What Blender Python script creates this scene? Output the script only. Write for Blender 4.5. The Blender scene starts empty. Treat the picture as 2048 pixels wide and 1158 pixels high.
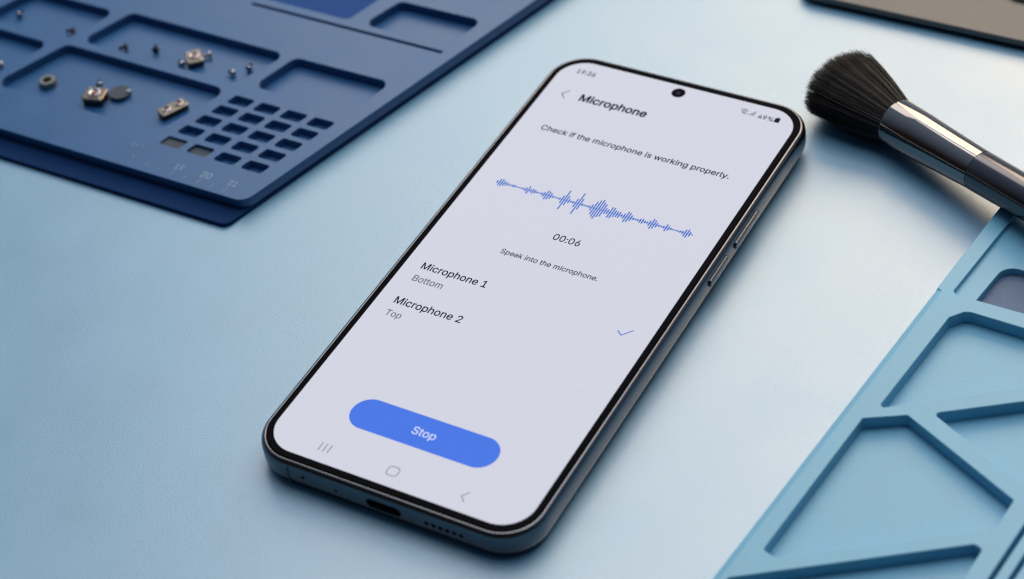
import bpy, bmesh, math, random
from mathutils import Vector, Matrix
random.seed(7)
SC = bpy.context.scene
COL = SC.collection
MM = 0.001

# ------------------------------------------------------------------ camera
cam_d = bpy.data.cameras.new("camera")
cam = bpy.data.objects.new("camera", cam_d); COL.objects.link(cam)
cam_d.sensor_fit = 'HORIZONTAL'; cam_d.sensor_width = 36.0
cam_d.lens = 36.0 * 4368.15 / 2048.0
cam_d.clip_start = 0.01; cam_d.clip_end = 20.0
R_ = Vector((0.86828, 0.48389, -0.10931)); F_ = Vector((-0.42095, 0.60073, -0.67966))
CAM_POS = Vector((212.582, -319.157, 358.992)) * MM
F_.normalize(); R_ = (R_ - F_ * R_.dot(F_)).normalized(); U_ = R_.cross(F_)
cam.matrix_world = Matrix(((R_.x, U_.x, -F_.x, CAM_POS.x), (R_.y, U_.y, -F_.y, CAM_POS.y),
                           (R_.z, U_.z, -F_.z, CAM_POS.z), (0, 0, 0, 1)))
cam_d.dof.use_dof = True
cam_d.dof.focus_distance = 0.518
cam_d.dof.aperture_fstop = 12.0
SC.camera = cam
SC.cycles.use_denoising = True
SC.cycles.denoising_prefilter = 'NONE'
SC.cycles.use_adaptive_sampling = False
SC.cycles.filter_width = 1.3

# ------------------------------------------------------------------ light
SC.view_settings.view_transform = 'Standard'; SC.view_settings.look = 'None'
SC.view_settings.exposure = 0.0; SC.view_settings.gamma = 1.0
SC.view_settings.use_curve_mapping = False
world = bpy.data.worlds.new("World"); SC.world = world; world.use_nodes = True
bgn = world.node_tree.nodes["Background"]
bgn.inputs[1].default_value = 0.42
# the room: cool light from the window side and above, dim brown behind the camera
wt = world.node_tree; tcw = wt.nodes.new("ShaderNodeTexCoord"); dt = wt.nodes.new("ShaderNodeVectorMath"); dt.operation = 'DOT_PRODUCT'
dt.inputs[1].default_value = (-0.25, 0.75, 0.61)
mrw = wt.nodes.new("ShaderNodeMapRange"); mrw.inputs["From Min"].default_value = 0.0; mrw.inputs["From Max"].default_value = 0.75
mxw = wt.nodes.new("ShaderNodeMix"); mxw.data_type = 'RGBA'
mxw.inputs["A"].default_value = (0.05, 0.042, 0.042, 1); mxw.inputs["B"].default_value = (0.44, 0.62, 0.90, 1)
wt.links.new(tcw.outputs["Generated"], dt.inputs[0]); wt.links.new(dt.outputs["Value"], mrw.inputs["Value"])
wt.links.new(mrw.outputs["Result"], mxw.inputs["Factor"]); wt.links.new(mxw.outputs["Result"], bgn.inputs[0])

def area(name, az, el, dist, sx, sy, watts, color, target=(30, 20, 0)):
    l = bpy.data.lights.new(name, 'AREA'); l.shape = 'RECTANGLE'; l.size = sx; l.size_y = sy
    l.energy = watts; l.color = color
    o = bpy.data.objects.new(name, l); COL.objects.link(o)
    a, e = math.radians(az), math.radians(el)
    t = Vector(target) * MM
    d = Vector((math.cos(a) * math.cos(e), math.sin(a) * math.cos(e), math.sin(e)))
    o.location = t + d * dist
    o.rotation_euler = (-d).to_track_quat('-Z', 'Y').to_euler()
    return o
area("window_right", 80, 35, 1.25, 0.40, 0.64, 5.7, (1.0, 0.69, 0.42))
area("window_middle", 104, 34, 1.25, 0.46, 0.64, 4.4, (1.0, 0.79, 0.54))
area("window_left", 129, 34, 1.25, 0.44, 0.64, 1.9, (1.0, 0.97, 0.90))
area("skylight_window", 90, 75, 1.25, 1.20, 0.86, 9.0, (1.0, 0.96, 0.92))

# ------------------------------------------------------------------ materials
def mat(name, color, rough=0.5, metal=0.0, spec=0.5, bump=0.0, bscale=900.0, var=0.0, vscale=60.0, emit=None, estr=1.0, coat=0.0, aniso=None):
    m = bpy.data.materials.new(name); m.use_nodes = True
    nt = m.node_tree; b = nt.nodes["Principled BSDF"]
    b.inputs["Base Color"].default_value = (*color, 1); b.inputs["Roughness"].default_value = rough
    b.inputs["Metallic"].default_value = metal; b.inputs["Specular IOR Level"].default_value = spec
    b.inputs["Coat Weight"].default_value = coat
    if emit:
        b.inputs["Emission Color"].default_value = (*emit, 1); b.inputs["Emission Strength"].default_value = estr
    if bump or var:
        tc = nt.nodes.new("ShaderNodeTexCoord")
    if bump:
        n = nt.nodes.new("ShaderNodeTexNoise"); n.inputs["Scale"].default_value = bscale; n.inputs["Detail"].default_value = 3
        bp = nt.nodes.new("ShaderNodeBump"); bp.inputs["Strength"].default_value = bump; bp.inputs["Distance"].default_value = 0.0002
        nt.links.new(tc.outputs["Object"], n.inputs["Vector"]); nt.links.new(n.outputs["Fac"], bp.inputs["Height"])
        nt.links.new(bp.outputs["Normal"], b.inputs["Normal"])
    if var:
        n2 = nt.nodes.new("ShaderNodeTexNoise"); n2.inputs["Scale"].default_value = vscale; n2.inputs["Detail"].default_value = 6
        mr = nt.nodes.new("ShaderNodeMapRange"); mr.inputs["From Min"].default_value = 0.3; mr.inputs["From Max"].default_value = 0.7
        mr.inputs["To Min"].default_value = 1 - var; mr.inputs["To Max"].default_value = 1 + var
        hs = nt.nodes.new("ShaderNodeHueSaturation"); hs.inputs["Color"].default_value = (*color, 1)
        nt.links.new(tc.outputs["Object"], n2.inputs["Vector"]); nt.links.new(n2.outputs["Fac"], mr.inputs["Value"])
        nt.links.new(mr.outputs["Result"], hs.inputs["Value"]); nt.links.new(hs.outputs["Color"], b.inputs["Base Color"])
        mr2 = nt.nodes.new("ShaderNodeMapRange"); mr2.inputs["From Min"].default_value = 0.3; mr2.inputs["From Max"].default_value = 0.7
        mr2.inputs["To Min"].default_value = max(0.02, rough - var * 0.5); mr2.inputs["To Max"].default_value = min(1, rough + var * 0.5)
        nt.links.new(n2.outputs["Fac"], mr2.inputs["Value"]); nt.links.new(mr2.outputs["Result"], b.inputs["Roughness"])
    return m

M = dict(
    table=mat("table_mat", (0.080, 0.285, 0.475), 0.41, spec=1.0, bump=0.32, bscale=3200, var=0.06, vscale=45),
    navy=mat("navy_silicone", (0.013, 0.088, 0.25), 0.38, spec=0.36, bump=0.25, bscale=2200, var=0.08, vscale=90),
    navy_sheet=mat("navy_sheet", (0.006, 0.030, 0.105), 0.6, spec=0.05, bump=0.2, bscale=2200, var=0.08),
    grime=mat("grey_residue", (0.04, 0.058, 0.085), 0.7, bump=0.4, bscale=1500, var=0.2, vscale=400),
    violet=mat("violet_reflection", (0.02, 0.07, 0.25), 0.5, spec=0.05),  # purplish light reflected on one pocket floor, put into the colour
    mark=mat("etched_mark", (0.20, 0.30, 0.43), 0.5),
    sky=mat("pale_blue_silicone", (0.11, 0.385, 0.59), 0.46, spec=0.45, bump=0.35, bscale=2400, var=0.05, vscale=80),
    skyfloor=mat("pale_blue_floor", (0.11, 0.375, 0.58), 0.5, spec=0.45, bump=0.5, bscale=1500, var=0.08, vscale=120),
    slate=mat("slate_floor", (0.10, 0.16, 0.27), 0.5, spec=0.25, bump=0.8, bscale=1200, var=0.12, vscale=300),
    glass=mat("black_glass", (0.006, 0.006, 0.008), 0.12, spec=0.5),
    frame=mat("graphite_metal", (0.17, 0.175, 0.19), 0.25, metal=1.0),
    backp=mat("graphite_back", (0.05, 0.055, 0.07), 0.35),
    lip=mat("frame_lip", (0.02, 0.02, 0.022), 0.4),
    hole=mat("dark_hole", (0.002, 0.002, 0.003), 0.8, spec=0.02),
    lens=mat("lens_glass", (0.008, 0.008, 0.05), 0.05, spec=0.05),
    screen=mat("lit_screen", (0.14, 0.14, 0.14), 0.35, spec=0.02, emit=(0.53, 0.55, 0.655)),
    ink=mat("screen_ink", (0, 0, 0), 0.4, spec=0.02, emit=(0.012, 0.014, 0.030)),
    ink2=mat("screen_ink_soft", (0, 0, 0), 0.4, spec=0.02, emit=(0.055, 0.06, 0.085)),
    ink3=mat("screen_ink_grey", (0, 0, 0), 0.4, spec=0.02, emit=(0.17, 0.175, 0.22)),
    faint=mat("screen_divider", (0, 0, 0), 0.4, spec=0.02, emit=(0.615, 0.62, 0.72)),
    wave=mat("screen_wave_blue", (0, 0, 0), 0.4, spec=0.02, emit=(0.035, 0.145, 0.60)),
    btn=mat("screen_button_blue", (0, 0, 0), 0.4, spec=0.02, emit=(0.075, 0.195, 0.79)),
    white=mat("screen_white", (0, 0, 0), 0.4, spec=0.02, emit=(0.70, 0.76, 0.95)),
    bristle=mat("black_bristle", (0.0065, 0.007, 0.0085), 0.42, spec=0.5),
    ferrule=mat("dark_chrome", (0.32, 0.285, 0.27), 0.08, metal=1.0),
    handle=mat("satin_graphite", (0.14, 0.13, 0.135), 0.18, metal=1.0),
    slab=mat("grey_brown_metal", (0.115, 0.116, 0.116), 0.5, metal=0.2, var=0.05),
    slabdark=mat("slab_edge_dark", (0.02, 0.018, 0.016), 0.6),
    brass=mat("pale_brass", (0.24, 0.195, 0.15), 0.32, metal=1.0),
    steel=mat("bright_steel", (0.42, 0.45, 0.50), 0.22, metal=1.0),
    darkmetal=mat("dark_part", (0.03, 0.028, 0.03), 0.35, metal=0.3),
    greymetal=mat("grey_part", (0.28, 0.28, 0.26), 0.35, metal=1.0),
    copper=mat("copper_core", (0.25, 0.08, 0.04), 0.35, metal=0.8),
)

M['table'].node_tree.nodes['Principled BSDF'].inputs['IOR'].default_value = 2.0
for k_ in ('navy', 'sky', 'skyfloor'): M[k_].node_tree.nodes['Principled BSDF'].inputs['IOR'].default_value = 1.75
for k_ in ('glass', 'screen', 'ink', 'ink2', 'ink3', 'faint', 'wave', 'btn', 'white'):      # anti-reflective front glass
    M[k_].node_tree.nodes['Principled BSDF'].inputs['IOR'].default_value = 1.04
M['glass'].node_tree.nodes['Principled BSDF'].inputs['IOR'].default_value = 1.03

# ------------------------------------------------------------------ helpers (all sizes in mm)
def link(name, me, m, parent=None, smooth=False):
    o = bpy.data.objects.new(name, me); COL.objects.link(o)
    if m is not None:
        for x in (m if isinstance(m, (list, tuple)) else [m]): me.materials.append(x)
    if smooth:
        for p in me.polygons: p.use_smooth = True
    if parent: o.parent = parent
    return o

def bm_obj(name, bm, m, parent=None, smooth=False, angle=None):
    bmesh.ops.recalc_face_normals(bm, faces=bm.faces[:])
    for v in bm.verts: v.co *= MM
    me = bpy.data.meshes.new(name); bm.to_mesh(me); bm.free()
    o = link(name, me, m, parent, smooth or angle is not None)
    if angle is not None:
        me.set_sharp_from_angle(angle=math.radians(angle))
        for p in me.polygons:                      # flat tops stay flat
            if abs(p.normal.z) > 0.9995: p.use_smooth = False
    return o

def thing(name, label, cat, loc=(0, 0, 0), rot=(0, 0, 0), group=None):
    o = bpy.data.objects.new(name, None); COL.objects.link(o)
    o.empty_display_size = 0.01
    o.location = Vector(loc) * MM; o.rotation_euler = rot
    o["label"] = label; o["category"] = cat
    if group: o["group"] = group
    return o

def tag(o, label, cat, group=None):
    o["label"] = label; o["category"] = cat
    if group: o["group"] = group
    return o

def rrect(hx, hy, r, n=10, cx=0, cy=0):
    pts = []
    for (sx, sy, a0) in ((1, 1, 0), (-1, 1, 90), (-1, -1, 180), (1, -1, 270)):
        for i in range(n + 1):
            a = math.radians(a0 + 90 * i / n)
            pts.append((cx + sx * (hx - r) + r * math.cos(a), cy + sy * (hy - r) + r * math.sin(a)))
    return pts

def round_poly(pts, r, n=6):
    """round every corner of a polygon; r is one radius or a list"""
    out = []; N = len(pts)
    for i in range(N):
        p0, p1, p2 = Vector(pts[i - 1]), Vector(pts[i]), Vector(pts[(i + 1) % N])
        a = (p0 - p1); b = (p2 - p1); la, lb = a.length, b.length; a.normalize(); b.normalize()
        th = math.acos(max(-1, min(1, a.dot(b)))); rr = r[i] if isinstance(r, (list, tuple)) else r
        if rr <= 0 or th > 3.1: out.append(tuple(p1)); continue
        t = min(rr / math.tan(th / 2), 0.48 * la, 0.48 * lb); rr = t * math.tan(th / 2)
        c = p1 + (a + b).normalized() * (rr / math.sin(th / 2))
        s = p1 + a * t - c; e = p1 + b * t - c
        ang = s.angle_signed(e) if s.length > 0 else 0
        for k in range(n + 1):
            f = -ang * k / n
            out.append((c.x + s.x * math.cos(f) - s.y * math.sin(f), c.y + s.x * math.sin(f) + s.y * math.cos(f)))
    return out

def plate(polys, z0, z1, bev=0.0, res=2):
    """mesh (mm) of a flat plate: polys[0] the outline, the others holes; edges rounded by bev"""
    cu = bpy.data.curves.new("tmp", 'CURVE'); cu.dimensions = '2D'; cu.fill_mode = 'BOTH'
    for k, pl in enumerate(polys):
        sp = cu.splines.new('POLY'); sp.points.add(len(pl) - 1); sp.use_cyclic_u = True
        for q, (x, y) in zip(sp.points, pl): q.co = (x, y, 0, 1)
    cu.extrude = (z1 - z0) / 2 - bev; cu.bevel_depth = bev; cu.bevel_resolution = res; cu.offset = -bev
    o = bpy.data.objects.new("tmp", cu); COL.objects.link(o)
    dg = bpy.context.evaluated_depsgraph_get(); dg.update()
    me = bpy.data.meshes.new_from_object(o.evaluated_get(dg))
    bpy.data.objects.remove(o); bpy.data.curves.remove(cu)
    bm = bmesh.new(); bm.from_mesh(me); bpy.data.meshes.remove(me)
    bmesh.ops.remove_doubles(bm, verts=bm.verts[:], dist=0.001)
    for v in bm.verts: v.co.z += (z0 + z1) / 2
    return bm

def flat_poly(bm, pts, z, mi=0):
    f = bm.faces.new([bm.verts.new((x, y, z)) for x, y in pts]); f.material_index = mi
    if f.normal.z < 0 or (f.normal_update() or f.normal.z < 0): f.normal_flip()
    return f

def prism(bm, pts, z0, z1, mi=0):
    lo = [bm.verts.new((x, y, z0)) for x, y in pts]; hi = [bm.verts.new((x, y, z1)) for x, y in pts]
    fs = [bm.faces.new(lo[::-1]), bm.faces.new(hi)]
    n = len(pts)
    for i in range(n): fs.append(bm.faces.new((lo[i], lo[(i + 1) % n], hi[(i + 1) % n], hi[i])))
    for f in fs: f.material_index = mi

def loft(bm, rings, cap0=True, cap1=True, mi=0):
    rv = [[bm.verts.new(p) for p in r] for r in rings]
    n = len(rings[0])
    for a, b in zip(rv, rv[1:]):
        for i in range(n):
            f = bm.faces.new((a[i], a[(i + 1) % n], b[(i + 1) % n], b[i])); f.material_index = mi
    if cap0: bm.faces.new(rv[0][::-1]).material_index = mi
    if cap1: bm.faces.new(rv[-1]).material_index = mi
    return rv

def lathe_rings(prof, n=40, axis=None):
    return [[(r * math.cos(2 * math.pi * k / n), r * math.sin(2 * math.pi * k / n), z) for k in range(n)] for r, z in prof]

# ------------------------------------------------------------------ the surface
bm = bmesh.new()
prism(bm, rrect(900, 900, 10, 4), -18, 0)
t = bm_obj("tabletop", bm, M['table']); t["kind"] = "structure"

# ------------------------------------------------------------------ navy organiser mat (left, behind)
def inter_x(y): return -87.0 + (y + 3.7) / math.tan(math.radians(74.4))
mat_root = thing("organizer_mat", "dark navy blue silicone repair mat with recessed parts pockets, behind the phone at left", "repair mat", (-140, 40, 0))
OFF = Vector((-140, 40, 0))
def shift(bm):
    for v in bm.verts: v.co -= OFF
    return bm
sheet = round_poly([(-300, -10.3), (inter_x(-10.3), -10.3), (inter_x(150), 150), (-300, 150)], [2, 2.6, 2, 2])
bm_obj("base_sheet", shift(plate([sheet], 0.0, 1.3, 0.2)), M['navy_sheet'], mat_root)
outline = round_poly([(-299, -3.75), (-87.0, -3.75), (inter_x(149), 149), (-299, 149)], [2, 4.0, 2, 2], 8)
pockets = [
    ([(-173.9, 34.0), (-117.5, 33.6), (-125.5, 11.7), (-182.7, 11.5)], 3.0),
    ([(-165.0, 53.2), (-111.0, 52.8), (-117.6, 36.7), (-171.2, 36.8)], 2.6),
    ([(-200.0, 52.0), (-169.7, 51.9), (-175.6, 36.0), (-206.5, 36.1)], 2.6),
    ([(-208.4, 32.8), (-178.7, 32.5), (-186.1, 11.6), (-216.0, 11.5)], 2.6),
    ([(-108.0, 52.5), (-77.0, 52.7), (-80.6, 37.6), (-112.1, 37.4)], 2.6),
    ([(-94.0, 85.5), (-67.4, 85.8), (-70.9, 72.6), (-98.4, 72.4)], 2.4),
    ([(-98.0, 92.5), (-103.6, 72.7), (-150.0, 72.9), (-146.0, 92.7)], 2.2),
    ([(-134.0, 69.95), (-70.6, 69.75), (-70.9, 68.75), (-134.3, 68.95)], 0.35),
    ([(-90.9, 95.0), (-60.5, 95.0), (-56.0, 112.0), (-86.0, 112.0)], 2.4),
    ([(-240.0, 52.0), (-206.0, 52.0), (-212.5, 36.0), (-246.5, 36.0)], 2.6),
]
# the small cells: five rows of four
A0 = Vector((-111.45, 30.61)); cellc = []
rows = [((-111.45, 30.6), (-85.71, 30.58)), ((-113.1, 25.5), (-87.3, 25.35)), ((-114.9, 20.3), (-88.9, 20.0)),
        ((-116.8, 14.95), (-90.5, 14.6)), ((-118.6, 9.3), (-92.1, 9.1))]
for ri, (a, b) in enumerate(rows):
    for k in range(4):
        cellc.append((a[0] + (b[0] - a[0]) * k / 3, a[1] + (b[1] - a[1]) * k / 3, ri, k))
def cell(cx, cy, w=6.5, hgt=3.55, s=0.28):
    return [(cx - w / 2 + hgt / 2 * s, cy + hgt / 2), (cx + w / 2 + hgt / 2 * s, cy + hgt / 2), (cx + w / 2 - hgt / 2 * s, cy - hgt / 2), (cx - w / 2 - hgt / 2 * s, cy - hgt / 2)]
holes = [round_poly(p, r, 7) for p, r in pockets] + [round_poly(cell(x, y), 0.7, 4) for x, y, _, _ in cellc]
bm = plate([outline] + holes, 1.6, 4.4, 0.16)
low = round_poly([(-298.8, -3.55), (-87.2, -3.55), (inter_x(148.8) - 0.2, 148.8), (-298.8, 148.8)], [2, 4.0, 2, 2], 8)
prism(bm, low, 1.3, 1.62)
prism(bm, [(-124.5, 6.6), (-85.5, 6.6), (-81.0, 33.4), (-113.5, 33.4)], 1.63, 2.15)       # raised floor of the cells
for (x, y, ri, k) in cellc:                                                            # two cells hold dried residue
    if ri == 4 and k in (0, 1): prism(bm, cell(x, y, 6.3, 3.3), 2.0, 3.75 - 0.25 * k, 1)
prism(bm, [(-148, 73.5), (-104.4, 73.3), (-99.2, 91), (-144, 91)], 1.63, 1.9, 2)  # thin floor layer that carries the violet reflection as colour
prism(bm, [(-134.2, 69), (-71, 69), (-71, 69.6), (-134, 69.6)], 1.63, 3.0)
bm_obj("pocket_tray", shift(bm), [M['navy'], M['grime'], M['violet']], mat_root, angle=35)

# ------------------------------------------------------------------ text helper
# letter outlines in thousandths of the letter size: advance width, closed contours
GLYPHS = {
    '%': (676, ['175,283 155,284 137,289 121,297 107,308 95,320 86,335 80,351 76,369 75,388 75,412 76,431 80,448 87,464 96,479 107,492 121,503 137,511 155,515 175,517 196,515 214,511 230,503 244,492 255,479 264,464 270,448 274,431 276,412 276,388 274,369 270,351 264,335 255,320 244,308 230,297 214,289 196,284', '175,327 191,329 203,335 212,346 218,358 222,372 223,388 223,412 222,428 219,441 213,454 204,464 191,470 175,473 160,470 148,464 138,454 132,441 128,428 127,412 127,388 128,372 132,358 138,346 147,335 160,329', '501,-10 481,-8 462,-3 446,5 432,15 421,28 412,43 406,59 402,77 400,95 400,120 402,138 406,156 412,172 421,187 433,200 447,210 463,218 481,223 501,225 522,223 540,218 556,210 570,200 581,187 590,172 596,156 600,138 601,120 601,95 600,77 596,59 589,43 580,28 569,15 555,5 540,-3 521,-8', '501,35 517,37 529,43 538,53 544,66 548,80 549,95 549,120 548,135 544,149 538,162 529,172 517,178 501,180 486,178 473,172 464,162 458,149 454,135 453,120 453,95 454,80 458,66 464,53 473,43 485,37', '132,0 482,509 540,509 191,0']),
    '.': (188, ['95,-4 83,-3 73,1 63,9 55,18 51,29 50,41 51,53 55,64 63,73 73,81 83,85 95,87 107,85 118,81 128,73 135,64 140,53 141,41 140,29 135,18 128,9 118,1 107,-3']),
    '0': (453, ['227,-7 191,-3 158,7 130,24 105,48 85,77 69,113 60,144 53,178 49,214 48,254 49,294 53,330 60,364 69,395 85,431 106,461 130,484 159,502 191,512 227,516 262,512 295,502 323,484 348,461 368,431 384,395 393,364 400,330 404,294 405,254 404,214 400,178 393,144 384,113 368,77 348,48 323,24 295,7 263,-3', '227,50 250,52 271,60 290,74 306,92 320,116 330,144 338,176 342,213 344,254 342,295 338,332 330,365 320,393 306,416 290,435 271,449 250,457 227,460 203,457 182,449 163,435 147,416 134,393 123,365 115,332 111,295 109,254 111,213 115,176 123,144 134,116 147,92 163,74 182,60 203,52']),
    '1': (453, ['76,0 76,55 391,55 391,0', '276,509 276,0 212,0 212,448 209,448 86,358 86,427 198,509']),
    '2': (453, ['64,0 64,47 234,229 282,282 294,298 303,312 311,327 316,341 319,356 320,371 319,389 315,405 308,419 298,431 287,441 273,449 258,455 241,458 224,460 205,458 188,454 172,447 159,438 148,427 139,413 132,398 128,381 127,362 66,362 68,391 75,418 86,442 102,464 121,482 143,496 168,507 196,513 225,516 254,513 281,507 306,497 328,482 346,465 361,445 372,423 379,398 381,372 380,354 377,336 371,318 363,299 351,280 336,259 267,180 153,60 153,57 389,57 389,0']),
    '3': (453, ['218,-7 188,-5 159,1 133,10 108,22 88,38 70,57 57,79 48,104 44,132 109,132 112,115 118,100 126,87 137,76 150,66 165,59 182,54 200,51 219,50 239,51 258,55 275,61 291,69 304,80 315,93 323,108 328,125 329,145 328,163 323,180 316,196 306,211 292,223 275,234 254,241 229,246 201,248 157,248 157,299 288,448 288,452 70,452 70,509 372,509 372,461 211,278 211,289 247,290 279,286 308,276 333,262 354,244 371,222 383,198 391,173 393,145 390,116 383,90 370,66 354,45 333,27 309,12 281,2 251,-5']),
    '4': (453, ['40,105 40,158 247,509 311,509 109,166 109,163 413,163 413,105', '282,0 282,121 282,146 282,318 343,318 343,0']),
    '6': (453, ['226,-7 196,-4 168,3 142,15 119,31 100,51 84,74 73,101 66,130 64,162 65,187 71,212 80,239 93,268 112,302 137,340 252,509 322,509 151,261 145,261 151,270 157,279 165,288 174,295 184,302 196,307 208,311 221,313 235,314 265,312 291,305 316,295 337,280 355,262 370,240 380,215 387,187 389,157 387,127 379,98 368,73 352,50 333,30 310,14 284,3 257,-4', '226,48 245,50 263,55 279,63 293,73 304,86 314,101 322,119 326,137 327,157 326,178 322,196 314,213 304,228 293,241 279,251 263,259 245,264 226,265 207,264 190,259 174,252 160,241 148,229 138,214 131,197 126,179 125,158 126,138 131,119 138,102 148,86 160,73 174,63 190,55 207,50']),
    '7': (453, ['97,0 323,448 323,452 62,452 62,509 391,509 391,449 165,0']),
    '8': (453, ['226,-7 193,-5 163,1 136,11 111,25 91,42 74,62 62,84 54,109 52,135 53,156 58,176 65,195 75,212 87,228 101,241 117,252 134,260 153,265 153,267 129,276 109,289 93,308 80,330 73,354 70,380 73,405 79,429 90,450 106,469 124,485 146,498 170,508 197,514 226,516 255,514 282,508 306,498 328,485 346,469 361,450 373,429 379,405 382,380 379,354 372,330 359,308 343,289 323,276 300,267 300,265 319,260 335,252 351,241 365,228 377,212 387,195 395,176 399,156 401,135 398,109 391,84 378,62 362,42 341,25 317,11 289,1 259,-5', '226,49 248,50 267,54 285,60 300,69 313,79 323,91 331,106 335,121 337,139 335,157 330,173 322,189 312,202 298,213 283,223 265,230 247,234 226,235 206,234 187,230 169,223 154,213 140,202 130,189 122,173 117,157 115,139 117,121 121,106 129,91 139,79 152,69 167,60 185,54 205,50', '226,290 244,291 260,294 274,300 287,308 298,318 307,330 314,344 318,359 319,376 318,392 314,407 308,420 299,432 288,442 275,449 260,455 244,459 226,460 208,459 192,455 177,449 164,442 153,432 145,420 138,407 134,392 133,376 134,359 138,344 145,330 154,318 165,308 178,300 193,294 209,291']),
    '9': (453, ['226,516 256,513 285,506 310,494 333,478 352,458 368,434 380,408 387,378 389,347 387,322 382,296 373,270 359,240 340,207 315,168 200,0 130,0 301,248 307,248 302,238 295,229 287,221 278,214 268,207 257,202 245,198 232,195 218,195 188,197 161,203 137,214 116,229 98,247 83,269 72,294 66,321 64,352 66,382 73,411 85,436 101,459 120,479 143,494 168,506 196,513', '226,460 207,459 190,454 174,446 160,435 148,423 138,407 131,390 127,372 125,352 127,331 131,313 138,295 148,280 160,268 174,257 190,250 207,245 226,243 245,245 263,249 279,257 293,267 305,280 314,295 322,312 326,330 327,350 326,371 322,390 314,407 305,422 293,435 279,446 263,454 245,459']),
    ':': (188, ['95,-4 83,-3 73,1 63,9 55,18 51,29 50,41 51,53 55,64 63,73 73,81 83,85 95,87 107,85 118,81 128,73 135,64 140,53 141,41 140,29 135,18 128,9 118,1 107,-3', '95,271 83,272 73,277 63,284 55,294 51,304 50,316 51,328 55,339 63,349 73,356 83,360 95,362 107,360 118,356 128,349 135,339 140,328 141,316 140,304 135,294 128,284 118,277 107,272']),
    'B': (456, ['60,0 60,509 241,509 274,507 304,501 329,491 350,477 367,461 381,442 390,421 396,398 398,374 397,353 393,336 387,320 378,307 368,295 356,286 343,278 329,272 315,267 315,262 331,260 347,254 363,245 378,234 391,220 402,203 411,184 416,161 418,136 416,111 410,88 400,67 386,48 368,31 344,18 317,8 284,2 247,0', '125,57 245,57 281,60 309,67 330,80 344,96 353,115 355,137 354,153 350,169 342,184 333,197 320,209 306,218 289,225 269,229 248,231 125,231', '125,285 238,285 256,287 273,290 288,296 302,304 314,314 323,326 330,340 335,355 336,372 333,393 326,412 313,429 294,442 270,449 240,452 125,452']),
    'C': (510, ['267,-7 235,-5 205,1 177,11 150,25 126,42 104,63 86,88 70,115 57,146 48,179 42,215 40,254 42,293 48,329 57,362 70,393 86,421 104,445 126,466 150,484 177,498 205,508 235,514 267,516 293,514 317,511 340,504 362,496 383,485 402,471 419,456 435,438 448,418 459,397 467,373 473,348 408,348 404,365 397,380 389,395 380,407 369,418 357,428 344,437 330,444 315,449 300,453 284,455 267,456 237,453 209,445 184,432 161,414 141,391 125,364 113,332 106,295 103,254 106,213 113,177 125,145 141,117 161,94 184,76 210,63 237,56 267,53 284,54 300,56 315,60 330,65 344,72 357,81 369,90 380,102 389,114 397,128 404,144 408,160 473,160 467,135 459,112 448,91 435,71 420,53 402,38 383,24 363,13 341,5 317,-2 293,-6']),
    'M': (628, ['60,0 60,509 152,509 277,187 287,159 299,123 311,84 322,49 307,49 318,83 330,121 342,158 352,187 476,509 568,509 568,0 504,0 504,291 504,327 505,369 506,413 507,457 513,457 498,409 482,363 467,322 456,291 342,0 286,0 170,291 159,321 145,361 129,408 112,457 119,457 120,416 121,372 122,328 122,291 122,0']),
    'S': (447, ['224,-9 188,-7 156,-1 128,9 102,23 81,40 64,60 51,83 42,109 38,137 104,137 108,118 114,102 123,88 136,76 150,66 166,59 185,53 204,50 224,49 246,50 267,54 286,60 303,69 317,79 329,92 338,106 344,122 346,139 344,154 340,168 332,179 322,189 310,197 296,205 245,222 184,239 145,253 112,269 86,289 67,313 56,341 52,372 54,400 62,425 75,448 92,468 113,484 138,498 165,508 195,514 227,516 259,514 289,508 316,498 340,484 360,468 377,449 390,427 398,403 401,378 337,378 332,402 320,421 302,437 280,449 254,456 225,459 204,457 185,454 167,448 152,440 139,430 129,418 121,405 117,391 115,376 117,359 122,345 131,334 142,324 155,315 169,308 212,293 264,279 312,264 328,256 344,248 359,238 372,226 384,213 395,198 402,180 407,161 408,139 406,112 399,87 386,64 370,43 349,25 323,11 294,0 261,-7']),
    'T': (448, ['32,452 32,509 417,509 417,452 257,452 257,0 193,0 193,452']),
    'a': (389, ['160,-9 137,-7 115,-3 94,5 76,15 60,29 48,45 38,63 32,84 30,108 32,128 36,146 43,161 53,174 64,184 78,193 92,200 108,206 125,211 178,220 234,227 247,229 257,231 265,235 271,240 274,246 276,255 276,257 275,272 272,285 267,297 260,307 251,315 240,322 227,327 212,330 196,331 178,330 163,327 149,322 137,316 127,309 118,301 110,292 104,283 100,274 41,291 51,313 64,331 79,346 95,358 114,368 133,375 153,380 173,383 194,384 239,379 255,375 271,369 286,360 300,350 312,336 322,320 330,301 335,278 337,251 337,0 277,0 277,52 272,52 252,25 242,16 229,8 215,1 199,-4 181,-7', '170,45 192,47 211,51 228,59 242,68 254,80 263,93 270,108 274,122 276,138 276,190 259,182 231,176 200,171 175,168 134,159 122,153 112,147 103,139 97,130 93,118 92,105 93,93 96,82 102,72 109,64 119,57 130,52 142,48 156,46']),
    'c': (396, ['207,-8 174,-5 144,3 117,16 93,35 72,58 56,85 44,116 37,150 34,187 37,225 44,260 56,291 72,318 93,341 117,360 144,374 174,382 207,384 226,384 243,381 260,377 276,371 291,364 305,356 318,346 330,335 340,322 349,308 356,293 362,277 303,262 290,289 270,311 242,325 207,330 184,328 163,321 145,310 130,296 118,278 108,258 102,236 98,212 96,187 98,163 102,139 108,117 118,97 130,80 145,66 163,55 184,49 207,46 243,52 271,66 292,89 304,117 363,102 357,86 350,70 341,56 331,43 319,32 306,21 292,12 277,5 261,-1 244,-5 226,-7']),
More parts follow.
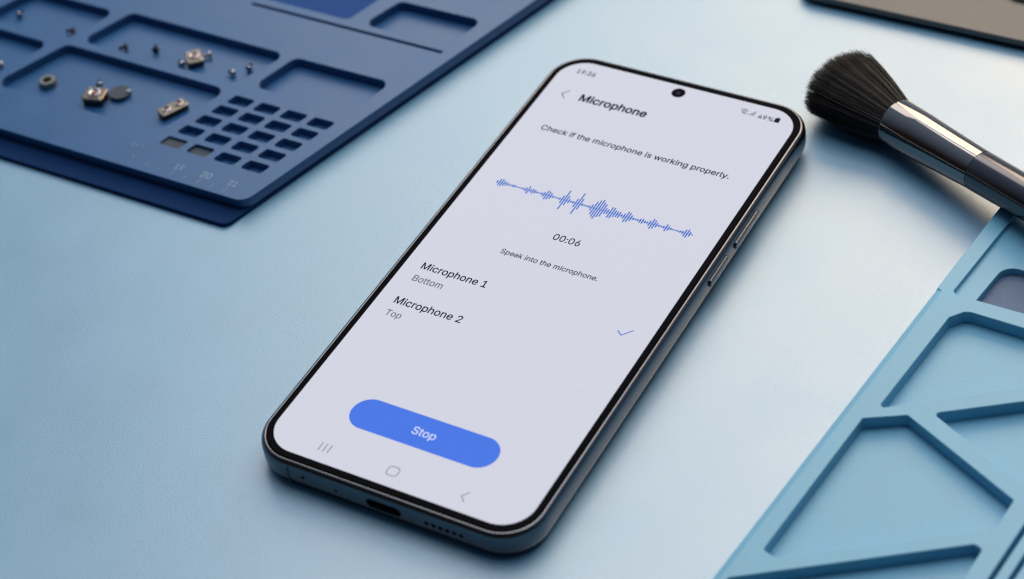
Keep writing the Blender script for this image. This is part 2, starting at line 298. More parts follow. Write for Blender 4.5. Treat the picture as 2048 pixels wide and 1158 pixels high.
    'e': (404, ['212,-8 177,-5 145,3 117,16 92,35 72,58 56,85 44,116 37,150 34,187 36,224 44,258 55,290 71,317 91,340 115,359 142,373 172,382 205,384 226,383 246,380 266,374 285,366 303,355 319,341 334,324 347,305 357,282 365,256 370,227 371,194 371,169 75,169 75,221 338,221 310,202 308,226 304,248 298,269 288,286 277,301 263,314 246,323 227,328 205,330 183,328 164,323 146,313 131,301 119,286 109,270 102,251 97,231 96,211 96,178 98,151 102,127 110,106 121,88 135,73 151,61 169,53 190,48 212,46 227,47 241,49 254,53 265,58 276,65 285,73 294,82 300,93 306,105 365,91 358,72 348,55 335,39 320,26 302,14 283,4 261,-3 237,-7']),
    'f': (253, ['228,379 228,327 6,327 6,379', '81,0 81,432 82,452 87,470 96,486 107,499 120,510 135,519 152,525 169,529 187,530 222,527 243,521 227,468 215,472 195,474 178,472 164,468 154,460 147,449 143,435 142,419 142,0']),
    'g': (426, ['207,-151 180,-149 156,-146 134,-140 114,-132 97,-122 82,-110 70,-97 59,-84 51,-69 101,-41 122,-66 131,-74 142,-82 154,-88 169,-93 187,-96 207,-97 236,-95 261,-87 282,-75 298,-58 308,-34 311,-6 311,68 306,68 287,41 277,32 266,23 252,16 236,10 217,6 195,5 165,7 138,14 113,27 90,43 71,65 55,90 43,120 36,154 34,191 36,229 43,263 55,293 71,320 90,342 112,361 138,374 166,382 196,384 218,383 237,379 253,373 267,365 279,356 288,346 308,319 313,319 313,379 372,379 372,-9 370,-40 363,-67 350,-90 334,-109 314,-124 291,-136 265,-144 237,-149', '205,59 227,61 246,66 264,75 278,87 290,103 300,121 307,142 311,166 312,193 311,219 307,242 300,264 291,283 279,299 264,312 247,322 227,328 205,330 182,328 163,322 145,312 130,298 118,282 109,262 102,241 98,218 96,193 98,167 102,144 109,123 118,104 131,88 145,76 163,66 183,61']),
    'h': (410, ['114,227 114,0 53,0 53,509 114,509 114,287 102,287 116,319 132,344 152,362 175,374 200,382 227,384 252,383 275,377 295,369 313,356 328,340 341,321 350,298 355,271 357,240 357,0 296,0 296,235 293,263 286,286 273,304 256,318 235,326 210,329 192,328 176,324 161,317 147,308 136,297 126,283 119,266 115,248']),
    'i': (167, ['53,0 53,379 114,379 114,0', '84,443 73,444 63,448 54,455 47,463 43,472 41,483 43,494 47,504 54,512 63,518 73,522 84,524 95,522 105,518 114,512 121,504 125,494 126,483 125,472 121,463 114,455 105,448 95,444']),
    'k': (381, ['110,137 110,212 121,212 284,379 360,379 184,199 177,199', '53,0 53,509 114,509 114,0', '294,0 148,186 191,229 372,0']),
    'l': (189, ['139,-2 112,0 91,8 74,20 62,37 55,59 53,84 53,509 114,509 114,99 114,83 117,71 120,62 126,57 135,53 146,52 160,53 170,54 181,3 162,-1']),
    'm': (610, ['53,0 53,379 112,379 112,295 108,295 114,314 122,331 132,346 144,358 158,368 172,376 187,382 203,385 219,386 245,383 268,375 287,361 303,342 314,320 321,295 312,295 318,312 326,329 337,343 350,356 364,366 381,375 398,381 417,385 437,386 458,385 478,380 497,372 514,361 529,346 541,328 550,307 555,283 557,255 557,0 496,0 496,254 493,279 485,298 473,313 456,323 438,329 419,330 402,329 387,326 374,320 363,312 353,302 345,290 340,277 336,263 335,247 335,0 274,0 274,260 272,280 265,297 253,311 238,322 220,328 199,330 185,329 171,326 158,320 145,312 135,302 126,289 119,274 115,257 114,238 114,0']),
    'n': (410, ['114,227 114,0 53,0 53,379 112,379 112,287 102,287 116,319 132,344 152,362 175,374 200,382 227,384 252,383 275,377 295,369 313,356 328,340 341,321 350,298 355,271 357,240 357,0 296,0 296,235 293,263 286,286 273,304 256,318 235,326 210,329 192,328 176,324 161,317 147,308 136,297 126,283 119,266 115,248']),
    'o': (415, ['207,-8 174,-5 144,3 117,16 93,35 72,58 56,85 44,116 37,150 34,187 37,225 44,260 56,291 72,318 93,341 117,360 144,374 174,382 207,384 241,382 271,374 299,360 323,341 343,318 359,291 371,260 379,225 381,187 379,150 371,116 359,85 343,58 323,35 299,16 271,3 241,-5', '207,46 231,49 252,55 270,66 285,80 298,97 307,117 314,139 318,163 319,187 318,212 314,236 307,258 298,278 285,296 270,310 252,321 231,328 207,330 184,328 163,321 145,310 130,296 118,278 108,258 102,236 98,212 96,187 98,163 102,139 108,117 118,97 130,80 145,66 163,55 184,49']),
    'p': (425, ['53,-143 53,379 112,379 112,319 118,319 137,346 147,355 158,364 171,373 188,379 207,383 229,384 259,382 287,374 313,361 335,342 354,320 370,293 381,261 388,227 390,189 388,151 381,116 370,84 355,57 336,34 313,16 288,3 260,-6 229,-8 208,-7 189,-3 173,4 159,12 147,21 138,31 118,59 114,59 114,-143', '220,47 242,49 262,55 279,66 294,80 306,97 316,117 323,139 327,163 328,189 327,215 323,239 316,261 307,281 295,298 280,311 262,322 243,328 220,330 198,328 178,322 161,312 147,299 134,282 125,263 118,241 114,216 113,189 114,162 118,138 125,115 135,95 147,78 162,65 179,55 198,49']),
    'r': (260, ['53,0 53,379 112,379 112,321 115,321 124,339 137,354 152,367 171,377 191,383 213,385 229,384 243,384 243,322 230,324 207,326 190,324 174,321 159,315 146,306 135,296 126,284 119,269 115,254 114,237 114,0']),
    's': (365, ['182,-8 157,-7 133,-3 112,3 93,12 76,24 62,38 50,54 41,73 36,94 94,107 101,87 111,72 124,60 141,52 160,47 181,45 206,47 227,53 244,62 258,74 265,88 268,103 266,115 262,126 254,136 243,144 229,150 212,155 149,170 118,180 92,192 72,208 58,227 50,249 47,274 49,295 55,314 65,332 79,347 95,360 115,370 137,378 161,383 187,384 212,383 234,379 254,372 271,363 286,352 299,339 309,324 318,308 324,290 268,277 262,291 254,304 243,316 228,325 210,331 187,333 166,331 147,326 131,317 119,305 111,292 109,277 110,264 115,253 124,243 136,235 152,229 172,223 229,209 261,200 287,187 306,171 320,153 328,131 331,107 329,85 323,65 312,47 298,31 281,18 260,6 236,-2 210,-7']),
    't': (227, ['204,379 204,327 6,327 6,379', '65,471 126,471 126,98 127,83 130,70 136,61 144,55 156,51 170,50 185,51 202,54 213,2 192,-3 168,-4 138,-1 113,7 92,21 77,41 68,64 65,93']),
    'w': (567, ['138,0 23,379 87,379 133,214 154,137 175,41 165,41 186,135 206,214 252,379 316,379 362,214 382,136 402,41 391,41 413,135 434,214 480,379 545,379 429,0 368,0 319,172 305,225 291,280 277,338 291,338 277,280 263,225 248,172 199,0']),
    'y': (390, ['47,-139 61,-86 71,-87 83,-89 94,-90 104,-89 113,-86 122,-81 130,-74 138,-64 145,-51 151,-36 163,-1 17,379 84,379 165,155 187,87 206,21 184,21 202,87 224,155 305,379 371,379 204,-58 196,-77 187,-93 177,-107 165,-119 153,-128 139,-136 125,-141 109,-144 91,-145 65,-143']),
    ' ': (188, []),
}

from mathutils.geometry import tessellate_polygon
def text_mesh(body, width, x, y, z, capscale=1.0, bold=0.0):
    """flat lettering fitted to a width; bold adds a stroke (share of the letter size) round each outline"""
    bm = bmesh.new(); pen = 0.0; polys = []
    for ch in body:
        adv, cons = GLYPHS[ch]; outs, holes = [], []
        for c in cons:
            pts = [tuple(int(q) for q in p.split(",")) for p in c.split()]
            ar = sum(p[0] * q[1] - q[0] * p[1] for p, q in zip(pts, pts[1:] + pts[:1]))
            (outs if ar < 0 else holes).append([(pen + p[0], p[1]) for p in pts])
        if not outs: outs, holes = holes, outs
        def inside(p, poly):
            r = False
            for (x1, y1), (x2, y2) in zip(poly, poly[1:] + poly[:1]):
                if (y1 > p[1]) != (y2 > p[1]) and p[0] < (x2 - x1) * (p[1] - y1) / (y2 - y1) + x1: r = not r
            return r
        for o in outs: polys.append([o] + [h_ for h_ in holes if inside(h_[0], o)])
        pen += adv
    xs = [p[0] for pl in polys for p in pl[0]]; x0, x1 = min(xs), max(xs); k = width / (x1 - x0); ky = k * capscale
    for n_, pl in enumerate(polys):
        zz = z + 0.003 * (n_ % 2)
        vs = [[Vector(((p[0] - x0) * k, p[1] * ky, 0)) for p in c] for c in pl]
        flat = [v for c in vs for v in c]
        bv = [bm.verts.new((x + v.x, y + v.y, zz)) for v in flat]
        for t_ in tessellate_polygon(vs):
            try: bm.faces.new([bv[i] for i in t_])
            except ValueError: pass
        if bold:
            w = bold * 1000 * k
            for c in vs:
                for i, (p, q) in enumerate(zip(c, c[1:] + c[:1])):
                    d = (q - p)
                    if d.length < 1e-6: continue
                    d.normalize(); nn = Vector((-d.y, d.x, 0)) * w; e = d * w * 0.4
                    bm.faces.new([bm.verts.new((x + r.x, y + r.y, zz + 0.006 + 0.0012 * (i % 3))) for r in (p - e + nn, p - e - nn, q + e - nn, q + e + nn)])
    for f in bm.faces:
        f.normal_update()
        if f.normal.z < 0: f.normal_flip()
    return bm
def merge(bm, other):
    me = bpy.data.meshes.new("tmp"); other.to_mesh(me); other.free(); bm.from_mesh(me); bpy.data.meshes.remove(me)
def stroke(bm, pts, w, z, mi=0):
    """flat polyline of width w"""
    for a, b in zip(pts, pts[1:]):
        a, b = Vector(a), Vector(b); d = (b - a).normalized(); n = Vector((-d.y, d.x)) * w / 2; e = d * w * 0.3
        q = [a - e + n, a - e - n, b + e - n, b + e + n]
        f = bm.faces.new([bm.verts.new((p.x, p.y, z)) for p in q]); f.material_index = mi

# ruler marks etched on the tray
bm = bmesh.new(); zt = 4.41
for x, y, L, w in ((-94.6, -2.6, 2.1, .17), (-98.7, -2.3, 1.5, .16), (-103.1, -2.0, 1.8, .17), (-107.4, -1.9, 1.2, .13), (-111.8, -1.9, 1.9, .12), (-116.1, -1.9, 1.1, .10), (-120.5, -1.8, 1.8, .10), (-124.8, -1.8, 1.0, .08)):
    stroke(bm, [(x, y), (x + 0.30 * L, y + L)], w, zt)
bm_obj("ruler_ticks", shift(bm), M['mark'], mat_root)
for body, w, x, y, cap, bo in (("21", 2.5, -95.0, 0.3, 1.2, 0.012), ("20", 3.1, -103.8, 0.35, 1.1, 0.012), ("19", 2.6, -112.3, 0.5, 1.1, 0.0)):
    bm_obj("ruler_number", shift(text_mesh(body, w, x, y, zt, cap, bo)), M['mark'], mat_root)
random.seed(11); bm = bmesh.new()
for cx, cy, n, sp in ((-127.7, 4.4, 7, 0.7), (-124.9, 0.9, 6, 0.5), (-119.3, -0.7, 3, 0.5), (-96, 5, 2, 2), (-89, 33.5, 4, 1.2), (-79, 65.5, 7, 3.0)):   # pale scuffs
    for _ in range(n):
        px, py, rr = cx + random.gauss(0, sp), cy + random.gauss(0, sp), random.uniform(0.08, 0.22)
        flat_poly(bm, [(px + rr * random.uniform(.6, 1.3) * math.cos(q), py + rr * random.uniform(.6, 1.3) * math.sin(q)) for q in (0, 1.05, 2.1, 3.14, 4.19, 5.24)], zt + 0.004)
bm_obj("scuff_marks", shift(bm), M['mark'], mat_root)["kind"] = "stuff"

# ------------------------------------------------------------------ pale blue mat (right)
smat = thing("silicone_mat", "pale blue silicone work mat with triangular truss pockets, right of the phone", "work mat", (100, 0, 0))
OFF = Vector((100, 0, 0))
EX = lambda y: 81.5 + (y - 0.7) * 0.1095
out2 = [(EX(y_), y_) for y_ in range(-110, 31, 7)] + [(EX(32.2), 32.2), (EX(32.9), 32.9), (EX(120), 120), (330, 120), (330, -110)]
pk = [
    ([(98.8, 110), (88.8, 33.2), (89.7, 32.35), (180, 31.9), (180, 110)], [3, 0.3, 1.0, 3, 3]),
    ([(91.0, 24.6), (93.5, 27.6), (94.9, 28.05), (137, 27.0), (88.0, -7.4), (87.2, -6.8)], [1.2, 1.2, 1.0, 1.5, 0.5, 0.5]),
    ([(85.15, -12.2), (93.7, -7.5), (122.85, -21.6), (122.0, -30.3), (83.6, -55.8), (80.7, -54.8)], [0.4, 0.4, 0.4, 0.8, 1.0, 0.7]),
    ([(98.6, -4.8), (127.0, 14.0), (130.5, -20.5)], 0.8),
    ([(77.2, -64.6), (119.6, -36.1), (121.6, -36.6), (117.5, -80), (75.5, -80)], [0.5, 0.7, 1.0, 1, 1]),
    ([(127.7, -21.0), (128.8, -21.0), (124.0, -66), (122.9, -66)], 0.3),
    ([(131.2, -21.0), (132.3, -21.0), (127.5, -66), (126.4, -66)], 0.3),
    ([(141, 24), (190, 24), (190, -18), (136, -18)], 1.5),
]
bm = plate([out2] + [round_poly(p, r, 6) for p, r in pk], 1.0, 4.6, 0.22)
for v in bm.verts:                                   # bevel along the outer edge, below the notch
    d = v.co.x - EX(v.co.y)
    if d < 0.5 and v.co.y < 32.5:
        if v.co.z > 4.55: v.co.x += 1.25
        elif v.co.z > 4.2: v.co.z -= 0.35
prism(bm, [(EX(-109.8) + 0.12, -109.8)] + [(EX(119.8) + 0.12, 119.8), (329.8, 119.8), (329.8, -109.8)], 0.0, 1.02)
inner = round_poly([(94.15, 33.0), (96.3, 47.3), (112, 46.2), (122, 33.0)], [0.6, 4.0, 5.0, 0.5], 8)
big = [(88.2, 31.0), (98.5, 111), (181, 111), (181, 31.0)]
up = plate([big, inner], 1.03, 3.3, 0.2)             # the shelf inside the upper pocket
merge(bm, up)
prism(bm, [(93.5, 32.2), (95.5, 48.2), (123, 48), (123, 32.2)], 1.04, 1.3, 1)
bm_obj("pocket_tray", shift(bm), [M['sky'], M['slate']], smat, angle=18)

# ------------------------------------------------------------------ grey slab at the back
slab = thing("metal_tray", "grey brown metal tray with dark underside at the back edge, beyond the brush", "tray", (60, 150, 0))
OFF = Vector((60, 150, 0))
bm = plate([round_poly([(6, 129.6), (230, 130.9), (230, 330), (6, 330)], 6, 6)], 1.3, 3.2, 0.5)
for v in bm.verts: pass
bm_obj("top_panel", shift(bm), M['slab'], slab, angle=40)
bm = plate([round_poly([(10, 134), (224, 135.3), (224, 326), (10, 326)], 6, 6)], 0.0, 1.4, 0.1)
bm_obj("base", shift(bm), M['slabdark'], slab, angle=40)
bm = plate([round_poly([(58, 146), (215, 147), (215, 310), (58, 310)], 6, 6)], 3.1, 4.2, 0.4)
bm_obj("raised_panel", shift(bm), M['slab'], slab, angle=40)

# ------------------------------------------------------------------ phone
TILT = 0.0088
phone = thing("smartphone", "dark grey smartphone with lit microphone test screen lying face up on the blue table", "smartphone", (0, 0, 8.56), (TILT, 0, 0))
HX, HY, HR = 36.3, 77.3, 10.4
prof = [(1.42, -0.45), (1.34, -0.20), (1.20, -0.12), (1.0, -0.14), (0.85, -0.22), (0.42, -0.62), (0.16, -1.1), (0.03, -1.9), (0.0, -2.8), (0.0, -4.6), (0.12, -5.4), (0.5, -6.3)]
rings = [[(x, y, z) for x, y in rrect(HX - i, HY - i, HR - i, 14)] for i, z in prof]
bm = bmesh.new(); loft(bm, rings, False, False)
frame = bm_obj("frame", bm, M['frame'], phone, angle=50)
prof = [(0.46, -6.22), (0.9, -6.9), (1.7, -7.5), (2.8, -7.82), (4.5, -7.9)]
rings = [[(x, y, z) for x, y in rrect(HX - i, HY - i, HR - i, 14)] for i, z in prof]
bm = bmesh.new(); loft(bm, rings, True, True)
back = bm_obj("back_cover", bm, M['backp'], phone, angle=50)
bm = plate([rrect(10.5, 17, 5, 6, -22.5, 56)], -9.05, -7.88, 0.3)
bm_obj("camera_bump", bm, M['backp'], back, angle=40)
# front glass with dark border
prof = [(0.0, -0.5), (0.0, -0.16), (0.10, -0.06), (0.25, 0.0)]
GX, GY, GR = HX - 1.45, HY - 1.45, HR - 1.45
bm = bmesh.new(); loft(bm, [[(x, y, z) for x, y in rrect(GX - i, GY - i, GR - i, 14)] for i, z in prof], True, True)
bm_obj("front_glass", bm, M['glass'], phone, angle=50)
# display
bm = bmesh.new(); flat_poly(bm, rrect(33.35, 74.1, 7.7, 16), 0.015)
disp = bm_obj("display", bm, M['screen'], phone)
ZT = 0.035
def on_screen(name, bm, m): return bm_obj(name, bm, m, disp)
def txt(name, body, w, x, y, m, cap=1.0, bold=0.0): return on_screen(name, text_mesh(body, w, x, y, ZT, cap, bold), m)
txt("clock_text", "19:36", 5.35, -28.85, 69.2, M['ink'], 1.08, 0.012)
txt("title_text", "Microphone", 19.0, -22.85, 59.15, M['ink'], 1.02, 0.024)
txt("instruction_text", "Check if the microphone is working properly.", 52.7, -26.65, 45.35, M['ink'], 1.0, 0.013)
txt("timer_text", "00:06", 7.2, -4.05, 9.75, M['ink'], 1.08, 0.01)
txt("prompt_text", "Speak into the microphone.", 26.3, -13.5, 0.75, M['ink2'], 1.05, 0.012)
txt("option_text", "Microphone 1", 17.9, -28.75, -11.35, M['ink'], 1.06, 0.012)
txt("option_text", "Microphone 2", 18.3, -28.75, -24.0, M['ink'], 1.06, 0.012)
txt("option_detail_text", "Bottom", 8.15, -28.65, -15.75, M['ink3'], 1.08, 0.010)
txt("option_detail_text", "Top", 4.2, -28.65, -28.3, M['ink3'], 1.08, 0.010)
bm = bmesh.new(); stroke(bm, [(-26.8, 61.9), (-28.3, 60.1), (-26.8, 58.6)], 0.22, ZT); on_screen("back_arrow", bm, M['ink'])
# status icons
bm = bmesh.new()
cx, cy = 18.75, 69.75
for r in (0.55, 1.05, 1.55):
    pts = [(cx + r * math.cos(math.radians(a)), cy + r * math.sin(math.radians(a))) for a in range(47, 134, 9)]
    stroke(bm, pts, 0.19, ZT)
stroke(bm, [(18.6, 69.95), (18.9, 69.75)], 0.3, ZT)
stroke(bm, [(19.3, 69.5), (19.3, 69.9)], 0.26, ZT); stroke(bm, [(19.85, 69.7), (19.85, 70.1)], 0.2, ZT)
for k, hh in enumerate((0.25, 0.7, 1.25, 1.8)): stroke(bm, [(20.45 + 0.42 * k, 69.65), (20.45 + 0.42 * k, 69.65 + hh)], 0.19, ZT)
flat_poly(bm, [(27.35, 69.25), (28.75, 69.25), (28.75, 70.95), (27.35, 70.95)], ZT)
flat_poly(bm, [(27.75, 71.0), (28.4, 71.0), (28.4, 71.25), (27.75, 71.25)], ZT)
on_screen("status_icons", bm, M['ink'])
txt("battery_text", "49%", 4.05, 22.95, 69.25, M['ink'], 1.08, 0.012)
# waveform
hts = [.9, 2.6, 2.7, 2.0, 1.5, 1.0, .5, 1.0, .8, .4, .4, .5, .7, 1.5, 2.9, 1.2, 1.8, 1.3, .7, .4, .9, 1.8, 3.4, 3.0, 2.1, .9, .4, .5, .9, 2.9, 7.2, 3.7, 1.6, .7, .9, 3.2, 8.0, 4.1, 1.0, .5, .6, .9, 2.3, 4.8, 6.3, 7.3, 5.6, 4.7, 2.2, 1.8, 4.0, 3.9, 2.5, 2.1, 2.2, 1.0, 2.0, 3.9, 3.4, 2.1, 1.0, .6, .7, 1.5, 1.8, 1.0, .8, 2.0, 3.7, 3.0, 1.6, .7, .6, .9, 2.6, 1.6, .8, .4, .4, .5, .8, 1.1, 2.5, 3.0, 1.7, .4]
bm = bmesh.new(); n = len(hts)
for i, hh in enumerate(hts):
    x = -26.9 + 53.6 * i / (n - 1); yc = 23.35 + 0.35 * i / n
    flat_poly(bm, [(x - 0.17, yc - hh / 2), (x + 0.17, yc - hh / 2), (x + 0.17, yc + hh / 2), (x - 0.17, yc + hh / 2)], ZT)
stroke(bm, [(-26.9, 23.35), (26.7, 23.7)], 0.16, ZT + 0.006)
on_screen("sound_wave", bm, M['wave'])
# stop button, check mark, navigation
bm = bmesh.new(); flat_poly(bm, rrect(19.0, 4.6, 4.58, 14, -0.4, -57.3), ZT); on_screen("stop_button", bm, M['btn'])
on_screen("stop_text", text_mesh("Stop", 6.0, -3.15, -58.45, ZT + 0.02, 1.02, 0.006), M['white'])
bm = bmesh.new(); stroke(bm, [(24.95, -11.95), (26.3, -13.05), (28.35, -10.6)], 0.26, ZT); on_screen("check_mark", bm, M['wave'])
bm = bmesh.new()
for k in range(3): stroke(bm, [(-19.85 + 1.2 * k, -71.05), (-19.85 + 1.2 * k, -68.75)], 0.22, ZT)
on_screen("recents_icon", bm, M['ink3'])
bm = bmesh.new(); q = rrect(1.38, 1.28, 0.85, 6, -0.85, -69.85); stroke(bm, q + q[:1], 0.2, ZT); on_screen("home_icon", bm, M['ink3'])
bm = bmesh.new(); stroke(bm, [(17.95, -68.4), (16.65, -69.9), (17.95, -71.2)], 0.22, ZT); on_screen("return_icon", bm, M['ink3'])
for y in (-19.6, -32.3): 
    bm = bmesh.new(); stroke(bm, [(-28.6, y), (28.4, y)], 0.09, ZT); on_screen("divider_line", bm, M['faint'])
# selfie camera
bm = bmesh.new(); flat_poly(bm, [(0.0 + 1.83 * math.cos(a * math.pi / 18), 71.15 + 1.83 * math.sin(a * math.pi / 18)) for a in range(36)], ZT)
fc = bm_obj("front_camera", bm, M['glass'], phone)
bm = bmesh.new(); flat_poly(bm, [(0.0 + 0.62 * math.cos(a * math.pi / 12), 71.1 + 0.62 * math.sin(a * math.pi / 12)) for a in range(24)], ZT + 0.015)
bm_obj("lens", bm, M['lens'], fc)
# side buttons
for (y0, y1) in ((26.6, 40.2), (12.4, 23.0)):
    bm = bmesh.new()
    loft(bm, [[(x, y, z) for (y, z) in rrect((y1 - y0) / 2 - i, 1.05 - i, 1.0 - i, 8, (y0 + y1) / 2, -3.1)] for x, i in ((HX - 0.4, 0), (HX + 0.36, 0), (HX + 0.5, 0.12), (HX + 0.53, 0.3))])
    bm_obj("side_button", bm, M['frame'], phone, angle=40)
    bm = bmesh.new()
# ports in the bottom edge
def slot(name, x0, x1, zc, hz, parent=frame):
    bm = bmesh.new()
    loft(bm, [[(x, y, z) for (x, z) in rrect((x1 - x0) / 2, hz, min(hz, (x1 - x0) / 2) * 0.98, 6, (x0 + x1) / 2, zc)] for y in (-HY - 0.012, -HY + 0.6)])
    bm_obj(name, bm, M['hole'], parent)
slot("charging_port", -3.9, 5.1, -3.5, 1.3)
slot("microphone_hole", -21.0, -20.0, -3.1, 0.5)
slot("microphone_hole", -12.2, -11.4, -3.6, 0.4)
for k in range(6): slot("speaker_hole", 11.0 + 1.75 * k, 12.2 + 1.75 * k, -3.5, 0.62)
bm = bmesh.new()
loft(bm, [[(x, y, z) for (x, z) in rrect(0.35, 2.6, 0.1, 3, -24.5, -3.6)] for y in (-HY - 0.01, -HY + 0.4)]); bm_obj("antenna_line", bm, M['lip'], frame)

# ------------------------------------------------------------------ brush
def at(p, d, r, n=36, flat=1.0):
    d = Vector(d).normalized(); s = d.cross(Vector((0, 0, 1))).normalized(); u = s.cross(d)
    return [tuple(Vector(p) + s * (r * math.cos(2 * math.pi * k / n)) + u * (r * flat * math.sin(2 * math.pi * k / n))) for k in range(n)]
brush = thing("cleaning_brush", "soft black bristled brush with dark chrome ferrule lying behind the phone at right", "brush", (56, 79, 0))
OFF = Vector((56, 79, 0))
P0 = Vector((54.1, 83.1, 6.9)); P1 = Vector((81.1, 70.5, 9.0)); DR = (P1 - P0).normalized()
prof = [(0.5, 5.9), (0.7, 6.15), (1.2, 6.25), (10, 6.0), (19, 5.55), (29.8, 5.15)]
bm = bmesh.new(); loft(bm, [at(P0 + DR * s, DR, r) for s, r in prof])
fer = bm_obj("ferrule", shift(bm), M['ferrule'], brush, angle=50)
prof = [(29.75, 4.9), (29.82, 5.08), (30.2, 5.2), (60, 4.9), (110, 4.4), (140, 3.6), (150, 2.5), (153, 0.8)]
bm = bmesh.new(); loft(bm, [at(P0 + DR * s, DR, r) for s, r in prof])
bm_obj("handle", shift(bm), M['handle'], brush, angle=50)
# bristles: thousands of fine tapered hairs fanning out of the ferrule
TIPC = Vector((31.9, 92.4, 8.9)); BA = (TIPC - P0).normalized(); LEN = (TIPC - P0).length
BS = BA.cross(Vector((0, 0, 1))).normalized(); BU = BS.cross(BA)
FS = DR.cross(Vector((0, 0, 1))).normalized(); FU = FS.cross(DR)
bm = bmesh.new()
def hair(r, a, jit, w):
    ca, sa = math.cos(a), math.sin(a)
    root = P0 + DR * 1.0 - FS * (r * 5.6 * ca) + FU * (r * 5.6 * sa)
    dome = LEN * (1.04 - 0.22 * r * r) + jit
    tip = P0 + BA * dome + BS * (r * 11.4 * ca) + BU * (r * 8.4 * sa)
    root = P0 + DR * 1.0 + BS * (r * 5.6 * ca) + FU * (r * 5.6 * sa)
    if tip.z < 0.5: tip.z = 0.5 + random.random() * 0.6
    side = (tip - root).cross(Vector((random.uniform(-1, 1), random.uniform(-1, 1), random.uniform(-1, 1)))).normalized()
    up = side.cross((tip - root).normalized())
    ringv = []
    for k, tt in enumerate((0, 0.35, 0.7, 1.0)):
        p = root.lerp(tip, tt)
        bulge = 0.45 * math.sin(math.pi * min(1, tt * 1.0)) * r
        p += (BS * ca + BU * sa) * bulge
        if p.z < 0.4: p.z = 0.4
        ww = w * (1.0 - 0.72 * tt ** 2)
        ringv.append([bm.verts.new(p + side * ww * math.cos(q) + up * ww * math.sin(q)) for q in (0, 2.094, 4.189)])
    for a_, b_ in zip(ringv, ringv[1:]):
        for i in range(3): bm.faces.new((a_[i], a_[(i + 1) % 3], b_[(i + 1) % 3], b_[i]))
tufts = [(random.random() * 6.283, 0.25 + 0.75 * math.sqrt(random.random())) for _ in range(150)]
for i in range(5200):
    if random.random() < 0.6:
        ta, tr = random.choice(tufts); a = ta + random.gauss(0, 0.05); r = min(1.02, max(0.02, tr + random.gauss(0, 0.05)))
    else: a, r = random.random() * 6.283, math.sqrt(random.random())
    hair(r, a, random.gauss(0, 0.55) - (1.5 if random.random() < 0.06 else 0), random.uniform(0.07, 0.12))
for i in range(70): hair(random.uniform(0.9, 1.12), random.random() * 6.283, random.gauss(0.6, 1.0), 0.06)      # strays
bm_obj("bristles", shift(bm), M['bristle'], brush, smooth=True)

# ------------------------------------------------------------------ small parts in the pockets
FL = 1.625
def module(name, label, cat, loc, rz, w, l, hgt, mats, lenses=1, group=None):
    t = thing(name, label, cat, loc, (0, 0, rz), group)
    bm = bmesh.new(); loft(bm, [[(x, y, z) for x, y in rrect(w / 2 - i, l / 2 - i, min(w, l) * 0.18, 4)] for z, i in ((0, 0), (hgt * .72, 0), (hgt * .74, -0.12), (hgt - .15, -0.12), (hgt, 0.08))])
    for f in bm.faces:
        if f.calc_center_median().z > hgt * 0.73: f.material_index = 1
    bm_obj("body", bm, mats, t, angle=40)
    for k in range(lenses):
        cy = 0 if lenses == 1 else (-l * 0.24 + k * l * 0.48)
        bm = bmesh.new(); R0 = min(w, l) * 0.34
        rr = [[(x, y + cy, z) for x, y, z in ring] for ring in lathe_rings([(R0, hgt - .05), (R0, hgt + .28), (R0 * .8, hgt + .34), (R0 * .62, hgt + .1), (R0 * .55, hgt + 0.02)], 20)]
        loft(bm, rr, True, True)
        lr = bm_obj("lens_ring", bm, M['steel'], t, angle=40)
        bm = bmesh.new(); bmesh.ops.create_uvsphere(bm, u_segments=14, v_segments=8, radius=R0 * .5)
        for v in bm.verts: v.co = Vector((v.co.x, v.co.y + cy, v.co.z * .3 + hgt + .05))
        bm_obj("lens", bm, M['copper'], lr, smooth=True)
    for sx in (-1, 1):
        bm = bmesh.new(); bmesh.ops.create_uvsphere(bm, u_segments=10, v_segments=6, radius=0.42)
        for v in bm.verts: v.co = Vector((v.co.x + sx * w * .36, v.co.y - sx * l * .36, v.co.z * .5 + hgt))
        bm_obj("solder_joint", bm, M['steel'], t, smooth=True)
    return t
module("camera_module", "square brass topped camera module with dark sides, in the middle of the large front pocket", "phone part", (-152.4, 18.7, FL), 0.25, 6.0, 5.2, 2.7, [M['darkmetal'], M['brass']], 1, "camera modules in the pockets")
module("camera_module", "long two lens brass camera module against the right wall of the large front pocket", "phone part", (-128.7, 22.6, FL), -0.45, 3.6, 8.0, 2.0, [M['darkmetal'], M['brass']], 2, "camera modules in the pockets")
module("camera_module", "brass and black camera module among bright screws in the second pocket", "phone part", (-136.2, 43.4, FL), 0.8, 4.4, 5.6, 2.2, [M['darkmetal'], M['brass']], 1, "camera modules in the pockets")

def ring_nut():
    t = thing("lens_ring", "grey metal ring lying alone at the left end of the large front pocket", "ring", (-169.9, 19.6, FL))
    bm = bmesh.new(); loft(bm, lathe_rings([(1.2, 0), (2.5, 0), (2.65, .4), (2.45, 1.5), (2.2, 1.8), (1.3, 1.8), (1.15, 1.5), (1.2, 0)], 28), False, False)
    bm_obj("ring_body", bm, M['greymetal'], t, angle=40)
    bm = bmesh.new(); bmesh.ops.create_circle(bm, cap_ends=True, segments=24, radius=1.21)
    for v in bm.verts: v.co.z = 0.4
    bm_obj("core", bm, M['darkmetal'], t)
ring_nut()
t = thing("coin_motor", "flat dark grey vibration disc right behind the square camera module", "phone part", (-147.4, 23.2, FL))
bm = bmesh.new(); loft(bm, lathe_rings([(2.9, 0), (3.0, .2), (3.0, 1.1), (2.85, 1.25)], 28)); bm_obj("disc", bm, M['grime'], t, angle=40)
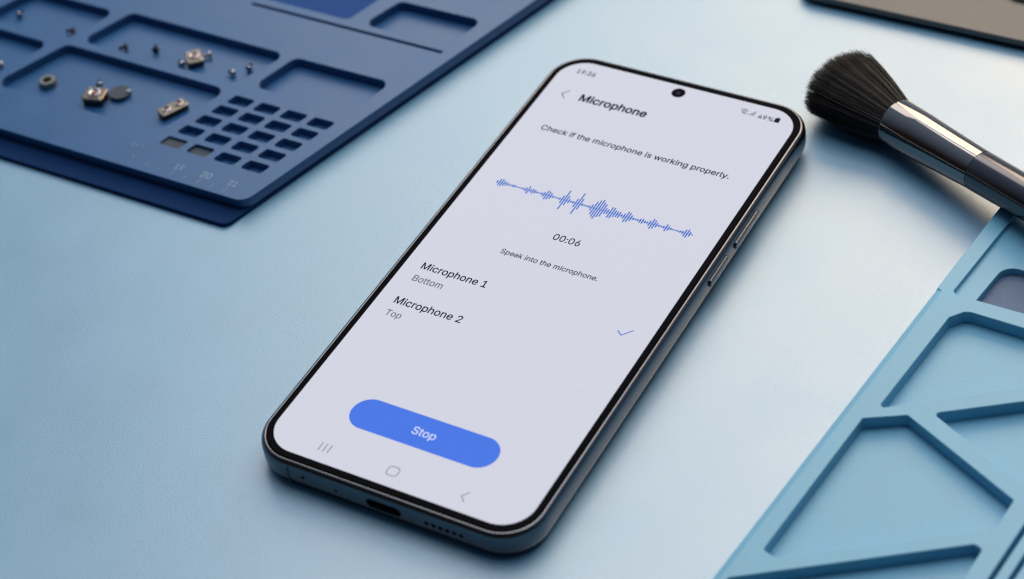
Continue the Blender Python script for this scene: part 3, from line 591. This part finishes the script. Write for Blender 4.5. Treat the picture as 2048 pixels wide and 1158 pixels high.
bm = bmesh.new(); prism(bm, rrect(0.7, 0.45, .2, 3, 2.4, 1.2), 1.1, 1.6); bm_obj("contact_pad", bm, M['steel'], t)

# screws: one is built, the others are copies
s0 = thing("screw", "bright screw at the right end of the second pocket, against its end wall", "screw", (0, 0, 0), group="tiny screws in the pockets")
bm = bmesh.new(); loft(bm, lathe_rings([(0.62, 0), (1.0, .12), (1.05, .35), (0.85, .62), (0.45, .76)], 18))
bm_obj("screw_head", bm, M['steel'], s0, smooth=True)
pr = [(0.5, 0.05)]
for k in range(7): pr += [(0.52, -0.1 - .25 * k), (0.38, -0.22 - .25 * k)]
bm = bmesh.new(); loft(bm, lathe_rings(pr + [(0.1, -2.0)], 12)); bm_obj("screw_shank", bm, M['steel'], s0, angle=60)
def dup(root, label, m=None):
    r = root.copy(); COL.objects.link(r); r["label"] = label
    for ch in root.children:
        c = ch.copy(); COL.objects.link(c); c.parent = r
        if m:
            c.data = ch.data.copy(); c.data.materials.clear(); c.data.materials.append(m)
    return r
screws = [
    ((-119.2, 45.6), None, None, 0.3),
    ((-122.3, 42.0), "bright screw just left of the end screw in the second pocket", None, 1.4),
    ((-133.6, 46.6), "bright screw behind the brass module in the second pocket", None, 2.2),
    ((-138.6, 40.2), "bright screw in front of the brass module in the second pocket", None, 0.9),
    ((-158.8, 40.9), "dark screw at the left end of the second pocket", M['darkmetal'], 2.5),
    ((-149.6, 43.1), "dark screw with a pale tip, second from the left end of the second pocket", M['darkmetal'], 0.6),
    ((-198.4, 42.4), "lone bright screw in the far left pocket", None, 0.2),
    ((-178.3, 41.6), "dark screw in the right corner of the far left pocket", M['darkmetal'], 2.0),
    ((-188.0, 21.0), "bright screw in the near left pocket, cut by the frame edge", None, 1.9),
    ((-155.0, 23.9), "pale screw behind the square camera module", None, 0.7),
]
for i, ((x, y), lab, m, rz) in enumerate(screws):
    o = s0 if i == 0 else dup(s0, lab, m)
    o.location = Vector((x, y, FL + 1.03)) * MM
    o.rotation_euler = (math.radians(90), 0, rz)
